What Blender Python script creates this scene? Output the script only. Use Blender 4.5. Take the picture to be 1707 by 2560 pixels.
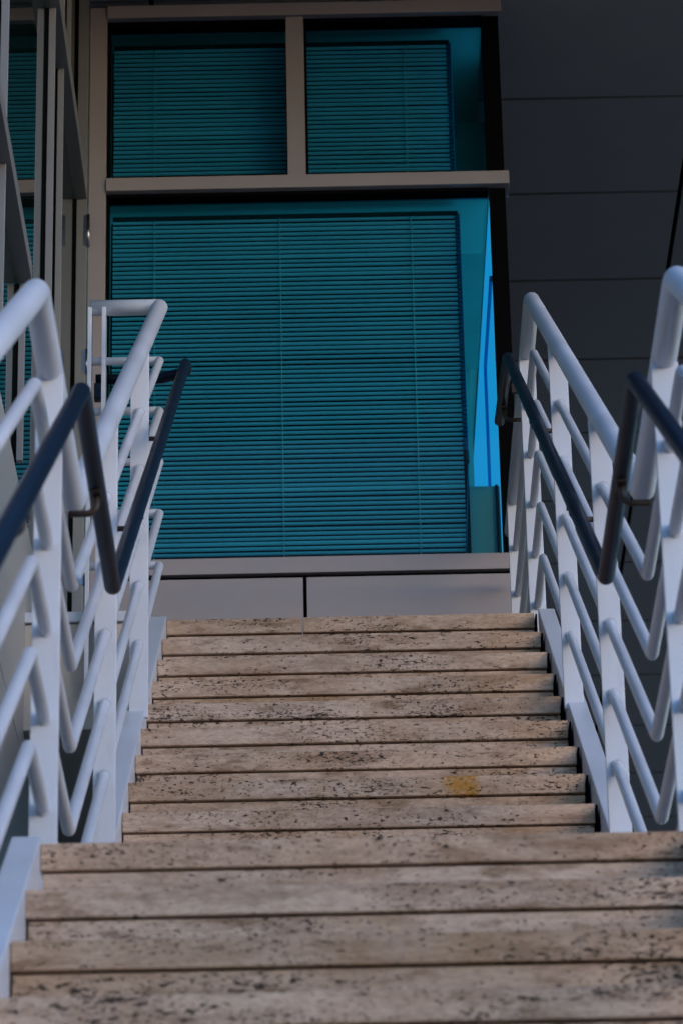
import bpy, bmesh, math, random
from mathutils import Vector, Matrix
random.seed(7)
for o in list(bpy.data.objects): bpy.data.objects.remove(o)
scene = bpy.context.scene
col = scene.collection
R = math.radians

# ------------------------------------------------------------------ camera
FPX, PITCH, YAW, ROLL = 9269.9, 0.42904, 0.00217, -0.02076
CAM = Vector((-0.0513, -11.80648, -5.00444))
F = Vector((math.sin(YAW)*math.cos(PITCH), math.cos(YAW)*math.cos(PITCH), math.sin(PITCH)))
R0 = Vector((math.cos(YAW), -math.sin(YAW), 0)); U0 = R0.cross(F)
RT = math.cos(ROLL)*R0 + math.sin(ROLL)*U0
UP = -math.sin(ROLL)*R0 + math.cos(ROLL)*U0
cd = bpy.data.cameras.new('camera'); cam = bpy.data.objects.new('camera', cd); col.objects.link(cam)
m = Matrix((RT, UP, -F)).transposed().to_4x4(); m.translation = CAM
cam.matrix_world = m
cd.sensor_fit = 'VERTICAL'; cd.sensor_height = 36.0; cd.sensor_width = 24.0
cd.lens = FPX/2560.0*36.0
cd.clip_start = 0.1; cd.clip_end = 2000
cd.dof.use_dof = True; cd.dof.focus_distance = 12.6; cd.dof.aperture_fstop = 8.0
scene.camera = cam

# ------------------------------------------------------------------ light
w = bpy.data.worlds.new('World'); scene.world = w; w.use_nodes = True
nt = w.node_tree; nt.nodes.clear()
sky = nt.nodes.new('ShaderNodeTexSky'); sky.sky_type = 'NISHITA'; sky.sun_disc = False
SUN_EL, SUN_AZ = R(9.0), R(132.0)
sky.sun_elevation = SUN_EL; sky.sun_rotation = SUN_AZ
sky.air_density = 1.1; sky.dust_density = 0.8; sky.ozone_density = 4.9
bg = nt.nodes.new('ShaderNodeBackground'); bg.inputs['Strength'].default_value = 0.13
wo = nt.nodes.new('ShaderNodeOutputWorld')
nt.links.new(sky.outputs[0], bg.inputs[0]); nt.links.new(bg.outputs[0], wo.inputs[0])
sd = bpy.data.lights.new('sun', 'SUN'); sd.energy = 0.24; sd.angle = R(32); sd.color = (1.0, 0.56, 0.40)
so = bpy.data.objects.new('sun', sd); col.objects.link(so)
sdir = Vector((math.sin(SUN_AZ)*math.cos(SUN_EL), math.cos(SUN_AZ)*math.cos(SUN_EL), math.sin(SUN_EL)))
so.rotation_euler = sdir.to_track_quat('Z', 'Y').to_euler(); so.location = (0, -20, 10)
scene.view_settings.view_transform = 'Standard'; scene.view_settings.look = 'None'
scene.view_settings.exposure = 1.82; scene.view_settings.gamma = 1.0
scene.render.engine = 'CYCLES'

# ------------------------------------------------------------------ materials
def mat(name):
    m = bpy.data.materials.new(name); m.use_nodes = True
    n = m.node_tree; b = n.nodes['Principled BSDF']
    return m, n, b
def N(n, t, **kw):
    x = n.nodes.new(t)
    for k, v in kw.items(): setattr(x, k, v)
    return x
def lk(n, a, b): n.links.new(a, b)
def coords(n, scale, rnd=False):
    g = N(n, 'ShaderNodeNewGeometry')
    src = g.outputs['Position']
    if rnd:
        oi = N(n, 'ShaderNodeObjectInfo')
        mm = N(n, 'ShaderNodeVectorMath', operation='SCALE'); cmb = N(n, 'ShaderNodeCombineXYZ')
        for i in range(3): lk(n, oi.outputs['Random'], cmb.inputs[i])
        lk(n, cmb.outputs[0], mm.inputs[0]); mm.inputs['Scale'].default_value = 17.0
        ad = N(n, 'ShaderNodeVectorMath', operation='ADD'); lk(n, src, ad.inputs[0]); lk(n, mm.outputs[0], ad.inputs[1])
        src = ad.outputs[0]
    mu = N(n, 'ShaderNodeVectorMath', operation='MULTIPLY'); lk(n, src, mu.inputs[0]); mu.inputs[1].default_value = scale
    return mu.outputs[0]
def noise(n, vec, scale, detail=4, rough=0.6):
    t = N(n, 'ShaderNodeTexNoise'); t.inputs['Scale'].default_value = scale
    t.inputs['Detail'].default_value = detail; t.inputs['Roughness'].default_value = rough
    lk(n, vec, t.inputs['Vector']); return t.outputs['Fac']
def ramp(n, fac, pts):
    r = N(n, 'ShaderNodeValToRGB'); e = r.color_ramp.elements
    while len(e) < len(pts): e.new(0.5)
    for i, (p, c) in enumerate(pts):
        e[i].position = p; e[i].color = (*c, 1) if len(c) == 3 else c
    lk(n, fac, r.inputs[0]); return r.outputs[0]
def mix(n, a, b, fac, mode='MIX'):
    x = N(n, 'ShaderNodeMix', data_type='RGBA', blend_type=mode)
    if isinstance(fac, (int, float)): x.inputs[0].default_value = fac
    else: lk(n, fac, x.inputs[0])
    for s, v in ((6, a), (7, b)):
        if isinstance(v, tuple): x.inputs[s].default_value = (*v, 1)
        else: lk(n, v, x.inputs[s])
    return x.outputs[2]
def math_(n, op, a, b=None, clamp=False):
    x = N(n, 'ShaderNodeMath', operation=op, use_clamp=clamp)
    for i, v in enumerate((a, b)):
        if v is None: continue
        if isinstance(v, (int, float)): x.inputs[i].default_value = v
        else: lk(n, v, x.inputs[i])
    return x.outputs[0]

def painted(name, c, rough, metal=0.0, var=0.06, bump=0.15, spec=0.5, dirt=None):
    m, n, b = mat(name)
    v = coords(n, (1, 1, 1))
    big = noise(n, v, 3.0, 5); fine = noise(n, v, 220.0, 2)
    c0 = tuple(x*(1-var) for x in c); c1 = tuple(min(1, x*(1+var)) for x in c)
    base = ramp(n, big, [(0.35, c0), (0.65, c1)])
    if dirt:
        dn = noise(n, coords(n, (14, 14, 2.5)), 3.0, 6, 0.7)
        base = mix(n, base, dirt, ramp(n, dn, [(0.58, (0, 0, 0)), (0.8, (0.5, 0.5, 0.5))]))
    lk(n, base, b.inputs['Base Color'])
    b.inputs['Metallic'].default_value = metal
    b.inputs['Specular IOR Level'].default_value = spec
    lk(n, ramp(n, big, [(0.3, (rough*.85,)*3), (0.7, (min(1, rough*1.15),)*3)]), b.inputs['Roughness'])
    bp = N(n, 'ShaderNodeBump'); bp.inputs['Strength'].default_value = bump; bp.inputs['Distance'].default_value = 0.0006
    lk(n, fine, bp.inputs['Height']); lk(n, bp.outputs[0], b.inputs['Normal'])
    return m
M_WHITE = painted('white_painted_steel', (0.55, 0.60, 0.69), 0.38, dirt=(0.42, 0.42, 0.42))
M_BLACK = painted('black_coated_steel', (0.005, 0.014, 0.031), 0.40, spec=0.14)
M_BRACKET = painted('bracket_steel', (0.03, 0.022, 0.018), 0.5, spec=0.3)
M_TAUPE = painted('taupe_aluminium', (0.315, 0.29, 0.305), 0.5, metal=0.15, var=0.03, bump=0.3)
M_FRAME = painted('grey_aluminium_mullion', (0.20, 0.205, 0.215), 0.45, metal=0.2, var=0.03, bump=0.3)
M_SOFFIT = painted('grey_soffit_metal', (0.44, 0.38, 0.34), 0.6, metal=0.1, var=0.05, bump=0.3)
M_PANEL = painted('pale_side_cladding', (0.40, 0.42, 0.43), 0.5, metal=0.1, var=0.05)
M_CONC = painted('beige_render', (0.45, 0.42, 0.38), 0.85, var=0.06)
M_DARK = painted('black_gasket', (0.003, 0.003, 0.004), 0.8, spec=0.03)
M_ROOM = painted('white_room_plaster', (0.75, 0.74, 0.55), 0.9)
M_BLIND = painted('pale_blind_slat', (0.82, 0.80, 0.80), 0.55, var=0.05, bump=0.05)
M_CORD = painted('pale_blind_cord', (0.8, 0.8, 0.7), 0.7)
M_STEEL = painted('brushed_hinge_steel', (0.35, 0.37, 0.42), 0.3, metal=1.0)
M_VOID = painted('dark_lower_glazing', (0.03, 0.035, 0.03), 0.25)
M_GROUND = painted('brown_paving', (0.14, 0.112, 0.088), 0.9)
M_BLUE = painted('blue_side_mullion', (0.04, 0.35, 0.9), 0.6)
M_CEIL = painted('grey_green_room_ceiling', (0.52, 0.56, 0.42), 0.9)
M_WAND = painted('dark_blind_tube', (0.03, 0.12, 0.2), 0.4)

def window_glass(name, tint, rgh=0.0):
    m, n, b = mat(name); n.nodes.remove(b); out = n.nodes['Material Output']
    tr = N(n, 'ShaderNodeBsdfTransparent'); tr.inputs[0].default_value = (*tint, 1)
    gl = N(n, 'ShaderNodeBsdfGlossy'); gl.inputs['Roughness'].default_value = rgh
    gl.inputs[0].default_value = (0.8, 0.85, 0.85, 1)
    fr = N(n, 'ShaderNodeFresnel'); fr.inputs[0].default_value = 1.5
    mx = N(n, 'ShaderNodeMixShader'); lk(n, math_(n, 'MULTIPLY', fr.outputs[0], 0.25), mx.inputs[0]); lk(n, tr.outputs[0], mx.inputs[1]); lk(n, gl.outputs[0], mx.inputs[2])
    lk(n, mx.outputs[0], out.inputs[0]); return m
M_GLASS = window_glass('teal_tinted_glass', (0.17, 0.62, 0.80))
def mirror_glass():
    m, n, b = mat('dark_mirror_glass')
    b.inputs['Base Color'].default_value = (0.004, 0.012, 0.012, 1); b.inputs['Roughness'].default_value = 0.015
    b.inputs['IOR'].default_value = 1.9; b.inputs['Specular IOR Level'].default_value = 0.7
    b.inputs['Specular Tint'].default_value = (0.75, 1.0, 0.95, 1)
    return m
M_MIRROR = mirror_glass()
def daylight_glow():  # emission put in place of sky light on the side glass
    m, n, b = mat('painted_daylight_glow'); n.nodes.remove(b); out = n.nodes['Material Output']
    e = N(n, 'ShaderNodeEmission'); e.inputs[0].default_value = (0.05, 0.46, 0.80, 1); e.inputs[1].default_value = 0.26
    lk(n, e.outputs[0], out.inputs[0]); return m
M_GLOW = daylight_glow()

def travertine(name, stain=None):
    m, n, b = mat(name)
    v = coords(n, (1, 1, 1), True)
    vs = coords(n, (1.0, 2.0, 7.0), True)
    cloud = noise(n, v, 2.6, 4, 0.6)
    band = noise(n, vs, 3.2, 6, 0.65)
    fine = noise(n, coords(n, (1, 1, 3.0), True), 45, 5, 0.7)
    base = ramp(n, band, [(0.28, (0.31, 0.215, 0.155)), (0.42, (0.46, 0.35, 0.275)), (0.58, (0.58, 0.46, 0.375)), (0.78, (0.47, 0.36, 0.28))])
    base = mix(n, base, (0.36, 0.235, 0.135), ramp(n, cloud, [(0.50, (0, 0, 0)), (0.72, (0.8, 0.8, 0.8))]))
    oi = N(n, 'ShaderNodeObjectInfo')
    base = mix(n, base, ramp(n, oi.outputs['Random'], [(0.0, (0.86, 0.80, 0.72)), (0.5, (1.0, 1.0, 1.0)), (1.0, (1.0, 0.93, 0.85))]), 1.0, 'MULTIPLY')
    base = mix(n, base, ramp(n, fine, [(0.3, (0.62, 0.58, 0.55)), (0.62, (1.08, 1.06, 1.04))]), 0.8, 'MULTIPLY')
    blot = noise(n, coords(n, (7, 9, 24), True), 1.0, 5, 0.65)
    base = mix(n, base, (0.19, 0.115, 0.065), ramp(n, blot, [(0.54, (0, 0, 0)), (0.68, (0.8, 0.8, 0.8))]))
    # pits: small dark voids stretched along the bedding, gathered in streaks
    p1 = noise(n, coords(n, (52, 60, 135), True), 1.0, 2.5, 0.55)
    p2 = noise(n, coords(n, (95, 110, 210), True), 1.0, 2, 0.5)
    p3 = noise(n, coords(n, (11, 14, 80), True), 1.0, 5, 0.7)
    clus = noise(n, coords(n, (3.0, 5, 11), True), 1.0, 3, 0.6)
    cl = math_(n, 'MULTIPLY', math_(n, 'SUBTRACT', clus, 0.52), 0.44)
    def pit(p, thr, soft):
        s = math_(n, 'ADD', p, cl)
        return ramp(n, s, [(thr, (0, 0, 0)), (thr+soft, (1, 1, 1))])
    a = pit(p1, 0.635, 0.03); bb = pit(p2, 0.625, 0.05); c = pit(p3, 0.675, 0.02)
    ab = math_(n, 'MAXIMUM', a, math_(n, 'MULTIPLY', bb, 0.75)); ab = math_(n, 'MAXIMUM', ab, c)
    base = mix(n, base, (0.02, 0.014, 0.011), math_(n, 'MULTIPLY', ab, 0.92))
    if stain:
        x0, x1 = stain
        g = N(n, 'ShaderNodeNewGeometry'); sx = N(n, 'ShaderNodeSeparateXYZ'); lk(n, g.outputs['Position'], sx.inputs[0])
        nn = noise(n, coords(n, (1, 1, 1)), 30, 6, 0.7); n2 = noise(n, coords(n, (1, 1, 1)), 11, 4)
        zz = math_(n, 'ADD', sx.outputs[2], math_(n, 'MULTIPLY', math_(n, 'SUBTRACT', n2, 0.5), 0.06))
        low = math_(n, 'MULTIPLY', math_(n, 'SUBTRACT', -1.402, zz), 22, True)      # the patch narrows downwards on its left
        xx = math_(n, 'ADD', sx.outputs[0], math_(n, 'MULTIPLY', math_(n, 'SUBTRACT', nn, 0.5), 0.07))
        xl = math_(n, 'SUBTRACT', xx, math_(n, 'MULTIPLY', low, 0.035))
        l = math_(n, 'MULTIPLY', math_(n, 'SUBTRACT', xl, x0), 18, True)
        r = math_(n, 'MULTIPLY', math_(n, 'SUBTRACT', x1, xx), 32, True)
        k = math_(n, 'MULTIPLY', math_(n, 'MULTIPLY', l, r), 1.5, True)
        halo = math_(n, 'MULTIPLY', math_(n, 'SUBTRACT', 0.17, math_(n, 'ABSOLUTE', math_(n, 'SUBTRACT', xx, (x0+x1)/2-0.03))), 4.0, True)
        k = math_(n, 'MAXIMUM', k, math_(n, 'MULTIPLY', halo, 0.38))
        k = math_(n, 'MULTIPLY', k, ramp(n, noise(n, coords(n, (1, 1, 1)), 75, 5, 0.75), [(0.36, (0.35,)*3), (0.56, (1,)*3)]))
        base = mix(n, base, (0.40, 0.185, 0.004), math_(n, 'MULTIPLY', k, 0.9, True))
        base2 = mix(n, base, (0.05, 0.035, 0.02), math_(n, 'MULTIPLY', ab, 0.7)); base = base2
    lk(n, base, b.inputs['Base Color'])
    b.inputs['Roughness'].default_value = 0.75; b.inputs['Specular IOR Level'].default_value = 0.25
    h = math_(n, 'SUBTRACT', math_(n, 'MULTIPLY', fine, 0.35), ab)
    bp = N(n, 'ShaderNodeBump'); bp.inputs['Strength'].default_value = 0.8; bp.inputs['Distance'].default_value = 0.003
    lk(n, h, bp.inputs['Height']); lk(n, bp.outputs[0], b.inputs['Normal'])
    return m
M_STONE = travertine('travertine')
M_STAIN = travertine('stained_travertine', (0.215, 0.345))

# ------------------------------------------------------------------ mesh helpers
class MB:
    def __init__(s): s.bm = bmesh.new()
    def box(s, x0, x1, y0, y1, z0, z1):
        vs = [s.bm.verts.new((x, y, z)) for x in (x0, x1) for y in (y0, y1) for z in (z0, z1)]
        for f in ((0, 1, 3, 2), (4, 6, 7, 5), (0, 4, 5, 1), (2, 3, 7, 6), (0, 2, 6, 4), (1, 5, 7, 3)):
            s.bm.faces.new([vs[i] for i in f])
        return s
    def prism(s, pts, x0, x1):                       # outline in (y, z), extruded along x
        a = [s.bm.verts.new((x0, y, z)) for y, z in pts]; b = [s.bm.verts.new((x1, y, z)) for y, z in pts]
        s.bm.faces.new(a); s.bm.faces.new(b[::-1]); k = len(pts)
        for i in range(k): s.bm.faces.new((a[i], b[i], b[(i+1) % k], a[(i+1) % k]))
        return s
    def prism_xy(s, pts, z0, z1):
        a = [s.bm.verts.new((x, y, z0)) for x, y in pts]; b = [s.bm.verts.new((x, y, z1)) for x, y in pts]
        s.bm.faces.new(a); s.bm.faces.new(b[::-1]); k = len(pts)
        for i in range(k): s.bm.faces.new((a[i], b[i], b[(i+1) % k], a[(i+1) % k]))
        return s
    def tube(s, pts, r, seg=28, fillet=0.0, caps=True):
        pts = [Vector(p) for p in pts]
        if fillet:
            q = [pts[0]]
            for i in range(1, len(pts)-1):
                a, b, c = pts[i-1], pts[i], pts[i+1]
                d1 = (a-b).normalized(); d2 = (c-b).normalized()
                for k in range(7):
                    t = k/6; q.append((b+d1*fillet)*(1-t)**2 + b*2*t*(1-t) + (b+d2*fillet)*t*t)
            q.append(pts[-1]); pts = q
        d = [(pts[i+1]-pts[i]).normalized() for i in range(len(pts)-1)]
        ref = Vector((0, 0, 1)) if abs(d[0].z) < 0.9 else Vector((1, 0, 0))
        u = d[0].cross(ref).normalized(); v = d[0].cross(u).normalized()
        ring = [pts[0] + r*(math.cos(2*math.pi*k/seg)*u + math.sin(2*math.pi*k/seg)*v) for k in range(seg)]
        prev = [s.bm.verts.new(p) for p in ring]; first = prev
        for i in range(1, len(pts)):
            tn = d[i-1] if i == len(pts)-1 else (d[i-1]+d[i]).normalized()
            ring = [p + d[i-1]*((pts[i]-p).dot(tn)/d[i-1].dot(tn)) for p in ring]
            cur = [s.bm.verts.new(p) for p in ring]
            for k in range(seg):
                f = s.bm.faces.new((prev[k], prev[(k+1) % seg], cur[(k+1) % seg], cur[k])); f.smooth = True
            prev = cur
        if caps: s.bm.faces.new(first[::-1]); s.bm.faces.new(prev)
        return s
    def build(s, name, material, parent=None, bevel=0.0, seg=2):
        bmesh.ops.recalc_face_normals(s.bm, faces=s.bm.faces)
        me = bpy.data.meshes.new(name); s.bm.to_mesh(me); s.bm.free()
        me.materials.append(material)
        o = bpy.data.objects.new(name, me); col.objects.link(o)
        if parent: o.parent = parent
        if bevel:
            b = o.modifiers.new('bevel', 'BEVEL'); b.width = bevel; b.segments = seg; b.limit_method = 'ANGLE'; b.angle_limit = R(40)
            b.harden_normals = False
        return o
def thing(name, label, cat, group=None, kind=None):
    o = bpy.data.objects.new(name, None); col.objects.link(o); o.empty_display_size = 0.1
    tag(o, label, cat, group, kind); return o
def tag(o, label=None, cat=None, group=None, kind=None):
    if label: o['label'] = label
    if cat: o['category'] = cat
    if group: o['group'] = group
    if kind: o['kind'] = kind
    return o

# ------------------------------------------------------------------ stair numbers
T, H, S = 0.30, 0.19715, 0.056
XL, XR = -0.6375, 0.632                      # stone ends
NU, NL = 13, 20
LZ, LY = -NU*H, -4.939                       # lower landing level and its front edge
SL = H/T
GZ = LZ - NL*H

# ------------------------------------------------------------------ ground
g = MB(); g.box(-400, 400, -400, 400, GZ-0.3, GZ); tag(g.build('ground', M_GROUND), kind='structure')

# ------------------------------------------------------------------ stair flights
def flight(y_top, z_top, n, label, depth_last, landing_y):
    t = thing('stair_flight', label, 'staircase', 'travertine stair flights')
    for k in range(n):
        y, z = y_top - k*T, z_top - k*H
        jx = random.uniform(-0.0022, 0.0022); jy = random.uniform(-0.002, 0.002)
        material = M_STAIN if (n == NU and k == 7) else M_STONE
        yb = y + 0.36 if k else landing_y
        if k == 0 and n == NU:
            MB().box(XL, -0.1705, y, yb, z-S, z).build('tread', material, t, 0.003)
            MB().box(-0.1665, XR, y, yb, z-S, z).build('tread', material, t, 0.003)
        else:
            MB().box(XL+jx, XR+jx, y+jy, yb, z-S, z).build('tread', material, t, 0.003)
        MB().box(XL+0.004, XR-0.002, y+0.010, y+0.030, z-H+0.0005, z-S-0.0045).build('riser', M_STONE, t, 0.0015)
    jt = []
    for k in range(n):
        y, z = y_top - k*T + 0.004, z_top - k*H - 0.003
        jt += [(y, z), (y, z-H)]
    jt += [(y_top-(n-1)*T+0.25, z_top-n*H-0.003), (landing_y-0.02, z_top-0.2), (landing_y-0.02, z_top-0.003)]
    MB().prism(jt, XR+0.0035, XR+0.0095).build('sealed_joint', M_DARK, t)
    # dark mortar bed and core behind the stone
    pts = []
    for k in range(n):
        y, z = y_top - k*T, z_top - k*H
        pts += [(y+0.034, z-S-0.001), (y+0.034, z-H-S-0.001)]
    pts += [(y_top-(n-1)*T+0.034, z_top-n*H-0.25), (y_top+0.3, z_top-0.35), (landing_y-0.01, z_top-0.35), (landing_y-0.01, z_top-S-0.001)]
    MB().prism(pts, XL+0.008, XR-0.006).build('core', M_DARK, t)
    return t
flight(0, 0, NU, 'upper flight of pitted travertine steps with a yellow stain, rising to the window wall', 0, 1.985)
flight(LY, LZ, NL, 'nearer lower flight of travertine steps, out of focus at the bottom of the photo', 0, -3.62)

# stringers: sloped white box beams either side
def stringer(side, y_a, y_b, ztop, label):
    x0, x1 = ((-0.697, -0.6385) if side < 0 else (0.6465, 0.703))
    def z(y): return ztop + SL*(y-y_b) + 0.015
    pts = [(y_a, z(y_a)), (y_b, ztop+0.022), (y_b, ztop-0.16), (y_b-0.12, ztop-0.30), (y_a, z(y_a)-0.26)]
    o = MB().prism(pts, x0, x1).build('stringer', M_WHITE, None, 0.003)
    tag(o, label, 'stair stringer', 'white steel stair stringers'); return o
stringer(-1, -3.9+0.1, 0.02, 0.0, 'sloping white steel beam along the left end of the upper stone steps')
stringer(1, -3.9+0.1, 0.02, 0.0, 'sloping white steel beam along the right end of the upper stone steps')
stringer(-1, LY-NL*T+0.3, LY+0.02, LZ, 'blurred white steel beam along the left end of the lower steps')
stringer(1, LY-NL*T+0.3, LY+0.02, LZ, 'white steel beam along the right end of the lower steps, at the lower right corner')

# ------------------------------------------------------------------ railings
TOPZ, ROW0, DROW, RT_, RR = 1.177, 0.9635, 0.1982, 0.0285, 0.0145
YK, YV, YP = -0.083, -3.980, -5.023
HB, HYK, HYV, HYP, HXO = 1.009, 0.035, -3.866, -4.896, 0.5753
Y_END_LOW = LY - (NL-1)*T
POSTS_SLOPE = [-1.30, -2.815]
def rail_path(x, zo, yend_top, end3=None):
    p = [(x, Y_END_LOW, LZ+zo+SL*(Y_END_LOW-YP)), (x, YP, LZ+zo), (x, YV, LZ+zo), (x, YK, zo)]
    p += end3 if end3 else [(x, yend_top, zo)]
    return p
def railing(side):
    xc = side*0.6616 + 0.0042
    lab = ('white tubular railing on the left of the steps, turning left at the top' if side < 0 else
           'white tubular railing on the right of the steps, before the dark soffit')
    t = thing('stair_railing', lab, 'railing', 'white railings beside the stone steps')
    for i in range(-1, 5):
        zo = TOPZ if i < 0 else ROW0 - i*DROW
        r = RT_ if i < 0 else RR
        end = [(-0.906, YK, zo)] if side < 0 else None
        rb = MB().tube(rail_path(xc, zo, 1.93, end), r, 32 if i < 0 else 24, 0.022 if i < 0 else 0.016)
        if i >= 0:
            cs = [(yy, zo+SL*(yy-YK), SL) for yy in POSTS_SLOPE] + [(-4.66, LZ+zo, 0), (-6.18, LZ+zo+SL*(-6.18-YP), SL)]
            if side > 0: cs.append((0.345, zo, 0))
            for yy, zz, sl in cs:
                dv = Vector((0, 1, sl)).normalized(); c0 = Vector((xc, yy-0.009, zz-0.009*sl))
                for q, rad in ((0.0005, 1.22), (0.0035, 1.12)):
                    rb.tube([c0-dv*(q+0.003), c0-dv*q], r*rad, 20)
        rb.build('top_rail' if i < 0 else 'cross_rail', M_WHITE, t)
    pw, pt = 0.0290, 0.009
    def post(y, zb, zt, slope):
        z1a = zt; z1b = zt + slope*2*pt
        MB().prism([(y-pt, zb), (y+pt, zb), (y+pt, z1b), (y-pt, z1a)], xc-pw, xc+pw).build('post', M_WHITE, t, 0.0015)
    def zslope(y): return SL*(y-YK)
    for y in POSTS_SLOPE: post(y, SL*y-0.02, zslope(y)+TOPZ-0.012, SL)
    post(-4.66, LZ-0.05, LZ+TOPZ-0.012, 0)
    y = -6.18
    while y > Y_END_LOW: post(y, LZ+SL*(y-LY)-0.02, LZ+SL*(y-YP)+TOPZ-0.012, SL); y -= 1.516
    post(Y_END_LOW+0.03, GZ, LZ+SL*(Y_END_LOW-YP)+TOPZ-0.012, SL)
    if side > 0:
        post(0.345, -0.05, TOPZ-0.012, 0); post(1.62, -0.05, TOPZ-0.012, 0)
    else:
        for x in (-0.905, -0.855):
            MB().box(x-0.007, x+0.007, YK-0.034, YK+0.034, -0.3, TOPZ-0.012).build('post', M_WHITE, t, 0.0015)
    # black handrail on brackets
    hx = side*HXO + 0.0042
    hp = [(hx, Y_END_LOW, LZ+HB+SL*(Y_END_LOW-HYP)), (hx, HYP, LZ+HB), (hx, HYV, LZ+HB), (hx, HYK, HB)]
    if side < 0: hp += [(hx, 0.10, HB), (-0.66, 0.15, HB), (-0.90, 0.15, HB)]
    else: hp += [(hx-0.012, 0.56, HB)]
    hr = MB().tube(hp, 0.0195, 32, 0.018).build('handrail', M_BLACK, t)
    def bracket(y, zh, yo=0.0):
        z0 = zh - 0.0195
        pts = [(hx, y, z0+0.004), (hx, y, z0-0.030), (hx+side*0.014, y, z0-0.044), (xc-side*0.026, y, z0-0.044)]
        b = MB().tube(pts, 0.0075, 12, 0.008)
        b.box(hx-0.011, hx+0.011, y-0.03, y+0.03, z0-0.004, z0+0.006)
        b.build('bracket', M_BRACKET, hr)
    for yy in POSTS_SLOPE: bracket(yy, HB+SL*(yy-HYK))
    bracket(-4.42, LZ+HB); bracket(-6.18, LZ+HB+SL*(-6.18-HYP))
    if side > 0:
        bracket(0.42, HB)
        MB().box(0.604, 0.634, 0.33, 0.345, HB+0.005, HB+0.045).build('bracket', M_BRACKET, hr, 0.002)
    else:
        MB().box(-0.905, -0.872, 0.13, 0.165, HB-0.085, HB-0.022).build('bracket', M_BLACK, hr, 0.002)
    return t
railing(-1); railing(1)

# ------------------------------------------------------------------ landings
lt = thing('landing_slab', 'upper landing slab with a pale edge trim, reaching left to the glass facade', 'landing')
MB().box(-1.124, -0.70, -0.05, 1.985, -0.42, -0.03).build('slab', M_CONC, lt, 0.004)
MB().box(-1.124, -0.70, -0.062, 1.985, -0.026, 0.012).build('edge_trim', M_WHITE, lt, 0.003)
l2 = thing('landing_slab', 'stone landing between the lower and the upper flight of steps', 'landing')
MB().box(XL, XR, -3.61, -3.46, LZ-S, LZ).build('slab', M_STONE, l2, 0.003)

# ------------------------------------------------------------------ soffit
sf = thing('soffit', 'dark grey panelled soffit overhead, right of the window wall, with thin black joints', 'soffit')
ZS = 3.80; P = 0.886; J = 0.012
b = MB(); ys = [2.9198 + P*k for k in range(-6, 34)]; xs = [1.642 + 2.45*k for k in range(-2, 5)]
for i in range(len(ys)-1):
    for j in range(len(xs)-1):
        b.box(xs[j]+J*.9, xs[j+1]-J*.9, ys[i]+J*1.05, ys[i+1]-J*1.05, ZS, ZS+0.03)
b.build('ceiling_panel', M_SOFFIT, sf, 0.002)
MB().box(xs[0]-1, xs[-1]+1, ys[0], ys[-1]+1, ZS+0.06, ZS+0.10).build('backing', M_DARK, sf)

# ------------------------------------------------------------------ window wall
YB = 2.0
bd = thing('window_wall', 'taupe framed window wall at the top of the steps with teal tinted glass', 'building')
XW0, XW1 = -0.995, 0.640
MB().box(-1.070, XW0-0.0022, YB, YB+0.16, 0, 3.755).build('frame_post', M_TAUPE, bd, 0.0015)
MB().box(XW0, 0.719, YB-0.012, YB+0.13, 3.694, 3.757).build('frame_beam', M_TAUPE, bd, 0.0015)
MB().box(XW0, 0.7215, YB-0.012, YB+0.13, 2.833, 2.895).build('frame_beam', M_TAUPE, bd, 0.0015)
MB().box(-0.220, -0.143, YB, YB+0.15, 2.8965, 3.6925).build('mullion', M_TAUPE, bd, 0.0015)
MB().box(-0.2225, -0.2202, YB+0.006, YB+0.15, 2.8965, 3.6925).build('seal', M_DARK, bd)
MB().box(XW0, 0.7125, YB, YB+0.13, 1.045, 1.116).build('sill', M_TAUPE, bd, 0.0015)
MB().box(XW0, -0.183, YB+0.001, YB+0.10, 0.0, 1.024).build('spandrel_panel', M_TAUPE, bd, 0.0015)
MB().box(-0.168, 0.711, YB+0.001, YB+0.10, 0.0, 1.024).build('spandrel_panel', M_TAUPE, bd, 0.0015)
MB().box(-1.06, 0.706, YB+0.03, YB+0.12, 0.0, 1.044).build('joint_backing', M_DARK, bd)
MB().box(-1.069, 0.71, YB+0.14, YB+0.155, 3.757, 3.80).build('head_gap', M_DARK, bd)
# black corner mullion and seals under the beams
MB().box(0.637, 0.705, YB+0.03, YB+0.10, 1.1165, 2.832).build('corner_mullion', M_DARK, bd)
MB().box(0.632, 0.705, YB+0.03, YB+0.10, 2.896, 3.693).build('corner_mullion', M_DARK, bd)
for z0, z1 in ((2.8185, 2.8325), (3.674, 3.6935)):
    MB().box(XW0+0.001, 0.633, YB+0.022, YB+0.09, z0, z1).build('seal', M_DARK, bd)
for x0, x1, z0, z1 in ((XW0, 0.634, 1.116, 2.8185), (XW0, -0.2226, 2.8955, 3.674), (-0.143, 0.632, 2.8955, 3.674)):
    wn = MB().box(x0+0.0005, x0+0.012, YB+0.04, YB+0.09, z0+0.0006, z1-0.0006).build('window', M_DARK, bd)
    q = MB(); vs = [q.bm.verts.new(p) for p in ((x0+0.010, YB+0.06, z0), (x1, YB+0.06, z0), (x1, YB+0.06, z1), (x0+0.010, YB+0.06, z1))]; q.bm.faces.new(vs)
    q.build('pane', M_GLASS, wn)
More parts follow.
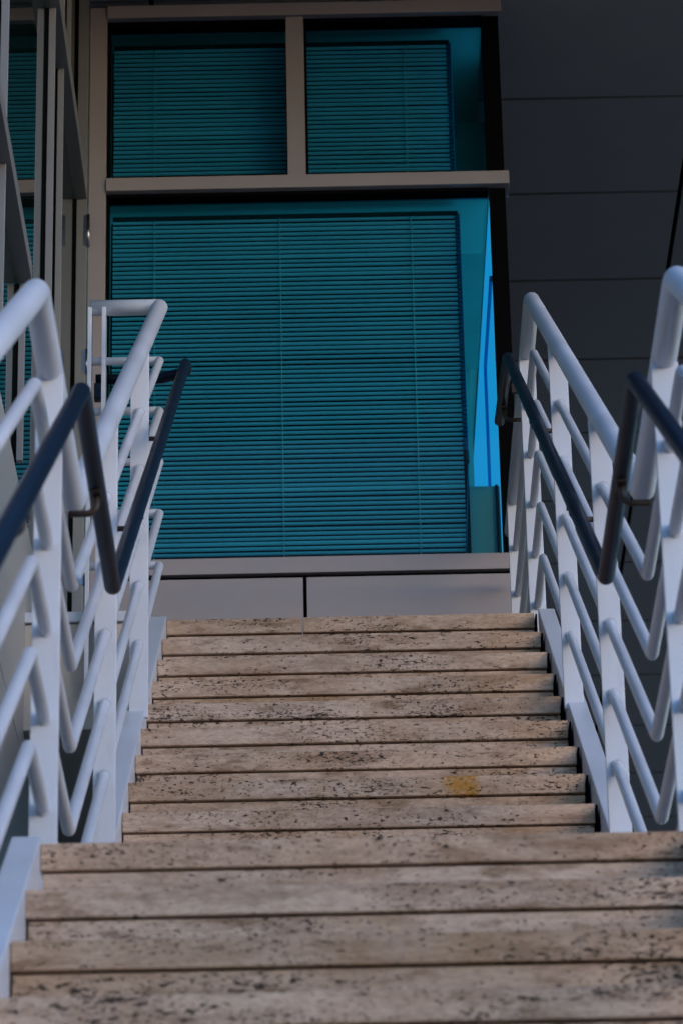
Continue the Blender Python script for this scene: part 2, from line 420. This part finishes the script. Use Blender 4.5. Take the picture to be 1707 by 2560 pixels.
# rooms behind the glass
def room(z0, z1, yback, ceil_label):
    MB().box(-1.3, 0.636, YB+0.13, yback, z1, z1+0.004).build('room_ceiling', M_CEIL, bd)
    MB().box(-1.3, 0.600, yback, yback+0.02, z0, z1).build('room_wall', M_ROOM, bd)
    MB().box(-1.32, -1.30, YB+0.13, yback, z0, z1).build('room_wall', M_ROOM, bd)
    MB().box(-1.3, 0.636, YB+0.13, 5.2, z0-0.004, z0).build('room_floor', M_ROOM, bd)
room(0.90, 2.845, 3.77, '')
room(2.87, 3.705, 2.95, '')
MB().box(0.5, 0.70, 2.954, 2.97, 2.87, 3.705).build('room_wall', M_ROOM, bd)
MB().box(-1.28, 0.62, YB+0.132, 2.62, 2.838, 2.8445).build('ceiling_brightener', M_ROOM, bd)  # paler board added so the ceiling above the blind looks lit
MB().box(0.652, 0.656, YB+0.14, 2.42, 2.87, 3.66).build('glow_panel', M_GLOW, bd)  # added glowing panel, hidden behind the corner mullion, brightens the upper room
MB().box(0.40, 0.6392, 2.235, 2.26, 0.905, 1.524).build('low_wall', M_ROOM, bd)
MB().prism([(YB+0.13, 1.524), (2.262, 1.524), (2.262, 1.0), (5.2, 1.0), (5.2, 2.845), (YB+0.13, 2.845)], 0.640, 0.646).build('glow_panel', M_GLOW, bd)  # blue side glass, its daylight put in as emission
tag(bpy.data.objects['glow_panel'], 'glowing blue panel added beside the room in place of daylight')
MB().box(0.6275, 0.6395, YB+0.13, 2.97, 2.435, 2.462).build('side_mullion', M_BLUE, bd)
MB().box(0.620, 0.632, 2.220, 2.2345, 0.91, 1.524).build('side_mullion', M_DARK, bd)
MB().box(0.6275, 0.6395, 2.95, 2.985, 1.0, 2.434).build('side_mullion', M_BLUE, bd)
MB().box(0.700, 0.706, YB+0.13, 6.0, 0.0, 3.78).build('side_wall', M_DARK, bd)

# ------------------------------------------------------------------ blinds
def blind(name_lab, x0, x1, z0, z1, cords, pitch=0.02205, wand=None, head=True):
    t = thing('venetian_blind', name_lab, 'blind', 'closed horizontal blinds behind teal glass')
    yb = YB + 0.165; z1 += 0.022; x0 *= 1.004; x1 *= 1.004
    b = MB(); n = int((z1-z0+0.02)/pitch); rr = random.Random(int(x0*1000)+n)
    for k in range(n):
        z = z1 - 0.020 - k*pitch + rr.uniform(-0.0006, 0.0006)
        a = 0.0110; hgt = 0.0094; tilt = rr.uniform(-0.0008, 0.0008) + (0.0022 if rr.random() < 0.05 else 0); dx = rr.uniform(-0.001, 0.001)
        prof = []; sag = rr.uniform(-.0011, .0011)
        for i in range(5):
            s = i/4; bow = 0.0016*math.sin(math.pi*s)
            prof.append((yb + a*s - bow*0.6, z + (hgt+tilt)*(1-s) - bow*0.6 - 0.006))
        up = [b.bm.verts.new((x0+dx, y, zz)) for y, zz in prof]; dn = [b.bm.verts.new((x1+dx, y, zz + sag)) for y, zz in prof]
        for i in range(4):
            f = b.bm.faces.new((up[i], dn[i], dn[i+1], up[i+1])); f.smooth = True
    b.build('slats', M_BLIND, t)
    if head: MB().box(x0, x1+0.012, yb-0.010, yb+0.02, z1-0.016, z1+0.002).build('head_rail', M_VOID, t)
    for c in cords: MB().tube([(c, yb-0.004, z0), (c, yb-0.004, z1)], 0.0017, 6).build('cord', M_CORD, t)
    MB().box(x0-0.01, x1+0.02, yb+0.045, yb+0.050, z0-0.01, z1).build('gap_darkener', M_DARK, t)  # black sheet added behind the slats to keep the gaps dark
    return t, yb
tb, yb = blind('large closed venetian blind behind the big lower window', -0.972, 0.490, 1.12, 2.772, [-0.797, -0.26, 0.303])
w_ = MB()                                                # dark scalloped strip beside the slats and the wand below it
for k in range(0, 55):
    zz = 2.785 - k*0.0205
    w_.prism_xy([(0.492, yb-0.004), (0.512, yb-0.006), (0.514, yb+0.010), (0.492, yb+0.012)], zz-0.017, zz)
w_.build('scalloped_strip', M_WAND, tb, 0.003)
MB().tube([(0.507, yb, 1.66), (0.5075, yb, 1.60)], 0.008, 12).build('wand', M_VOID, tb)
MB().tube([(0.509, yb-0.002, 1.60), (0.487, yb-0.002, 1.14)], 0.003, 8).build('wand', M_WAND, tb)
tb2, _ = blind('dark closed venetian blind behind the upper left pane', -0.972, -0.226, 2.90, 3.630, [-0.797], wand=None)
tb3, _ = blind('closed venetian blind behind the smaller upper right pane', -0.146, 0.478, 2.90, 3.630, [0.294])
w_ = MB()
for k in range(0, 35):
    zz = 3.645 - k*0.0205
    w_.prism_xy([(0.480, yb-0.004), (0.500, yb-0.006), (0.502, yb+0.010), (0.480, yb+0.012)], zz-0.017, zz)
w_.build('scalloped_strip', M_WAND, tb3, 0.003)

# ------------------------------------------------------------------ left glass facade
XG = -1.125; XF = -1.090
fc = thing('glass_facade', 'dark mirrored glass facade with grey mullions on the left, seen edge on', 'facade')
MB().box(XG-0.03, XG, -4.0, 1.99, 0.36, 3.78).build('pane', M_MIRROR, fc)
def fin(y, xf=XF, z0=0.36, z1=3.78, th=0.022, name='mullion'):
    f = MB().box(XG+0.009, xf, y, y+th, z0, z1).build(name, M_FRAME, fc, 0.0015)
    MB().box(XG-0.005, XG+0.0088, y+0.002, y+th-0.002, z0, z1).build('gasket', M_DARK, f)
fin(-1.37); fin(0.447); fin(0.896, XF-0.002); fin(1.30, XF-0.008, 2.88); fin(-3.0)
fin(1.952, -1.0728, 0.0, 3.78, 0.034, 'door_jamb')
MB().box(XG-0.01, -1.072, -3.9, 1.962, 2.775, 2.86).build('transom', M_FRAME, fc, 0.0015)
MB().box(XG-0.01, -1.085, -3.9, 1.963, 2.868, 2.875).build('transom', M_FRAME, fc)
MB().box(XG-0.01, -1.072, -3.9, -0.55, 1.035, 1.10).build('transom', M_FRAME, fc, 0.0015)
fin(-0.55, XF-0.004, 0.36, 1.034, 0.022, 'mullion')
MB().box(XG-0.03, XG+0.004, -4.2, 1.98, -0.516, 0.355).build('cladding_panel', M_PANEL, fc, 0.001)
MB().box(XG-0.03, XG+0.004, -6.5, 1.98, -2.6, -0.524).build('cladding_panel', M_PANEL, fc, 0.001)
MB().box(XG-0.06, XG-0.031, -6.5, 1.98, -2.6, 3.78).build('facade_backing', M_DARK, fc)
for za, zb in ((2.545, 2.700), (1.945, 2.06), (0.985, 1.135)):
    h = MB().tube([(-1.0665, 1.955, za), (-1.0665, 1.955, zb)], 0.0075, 16)
    h.box(-1.085, -1.066, 1.950, 1.960, za+0.004, zb-0.004)
    h.build('door_hinge', M_STEEL, fc)
MB().box(-1.13, -0.70, 1.25, 1.30, LZ-2, -0.43).build('lower_glazing', M_VOID, fc)
MB().box(-0.93, -0.925, 1.243, 1.25, LZ-2, -0.43).build('glazing_bar', M_FRAME, fc)
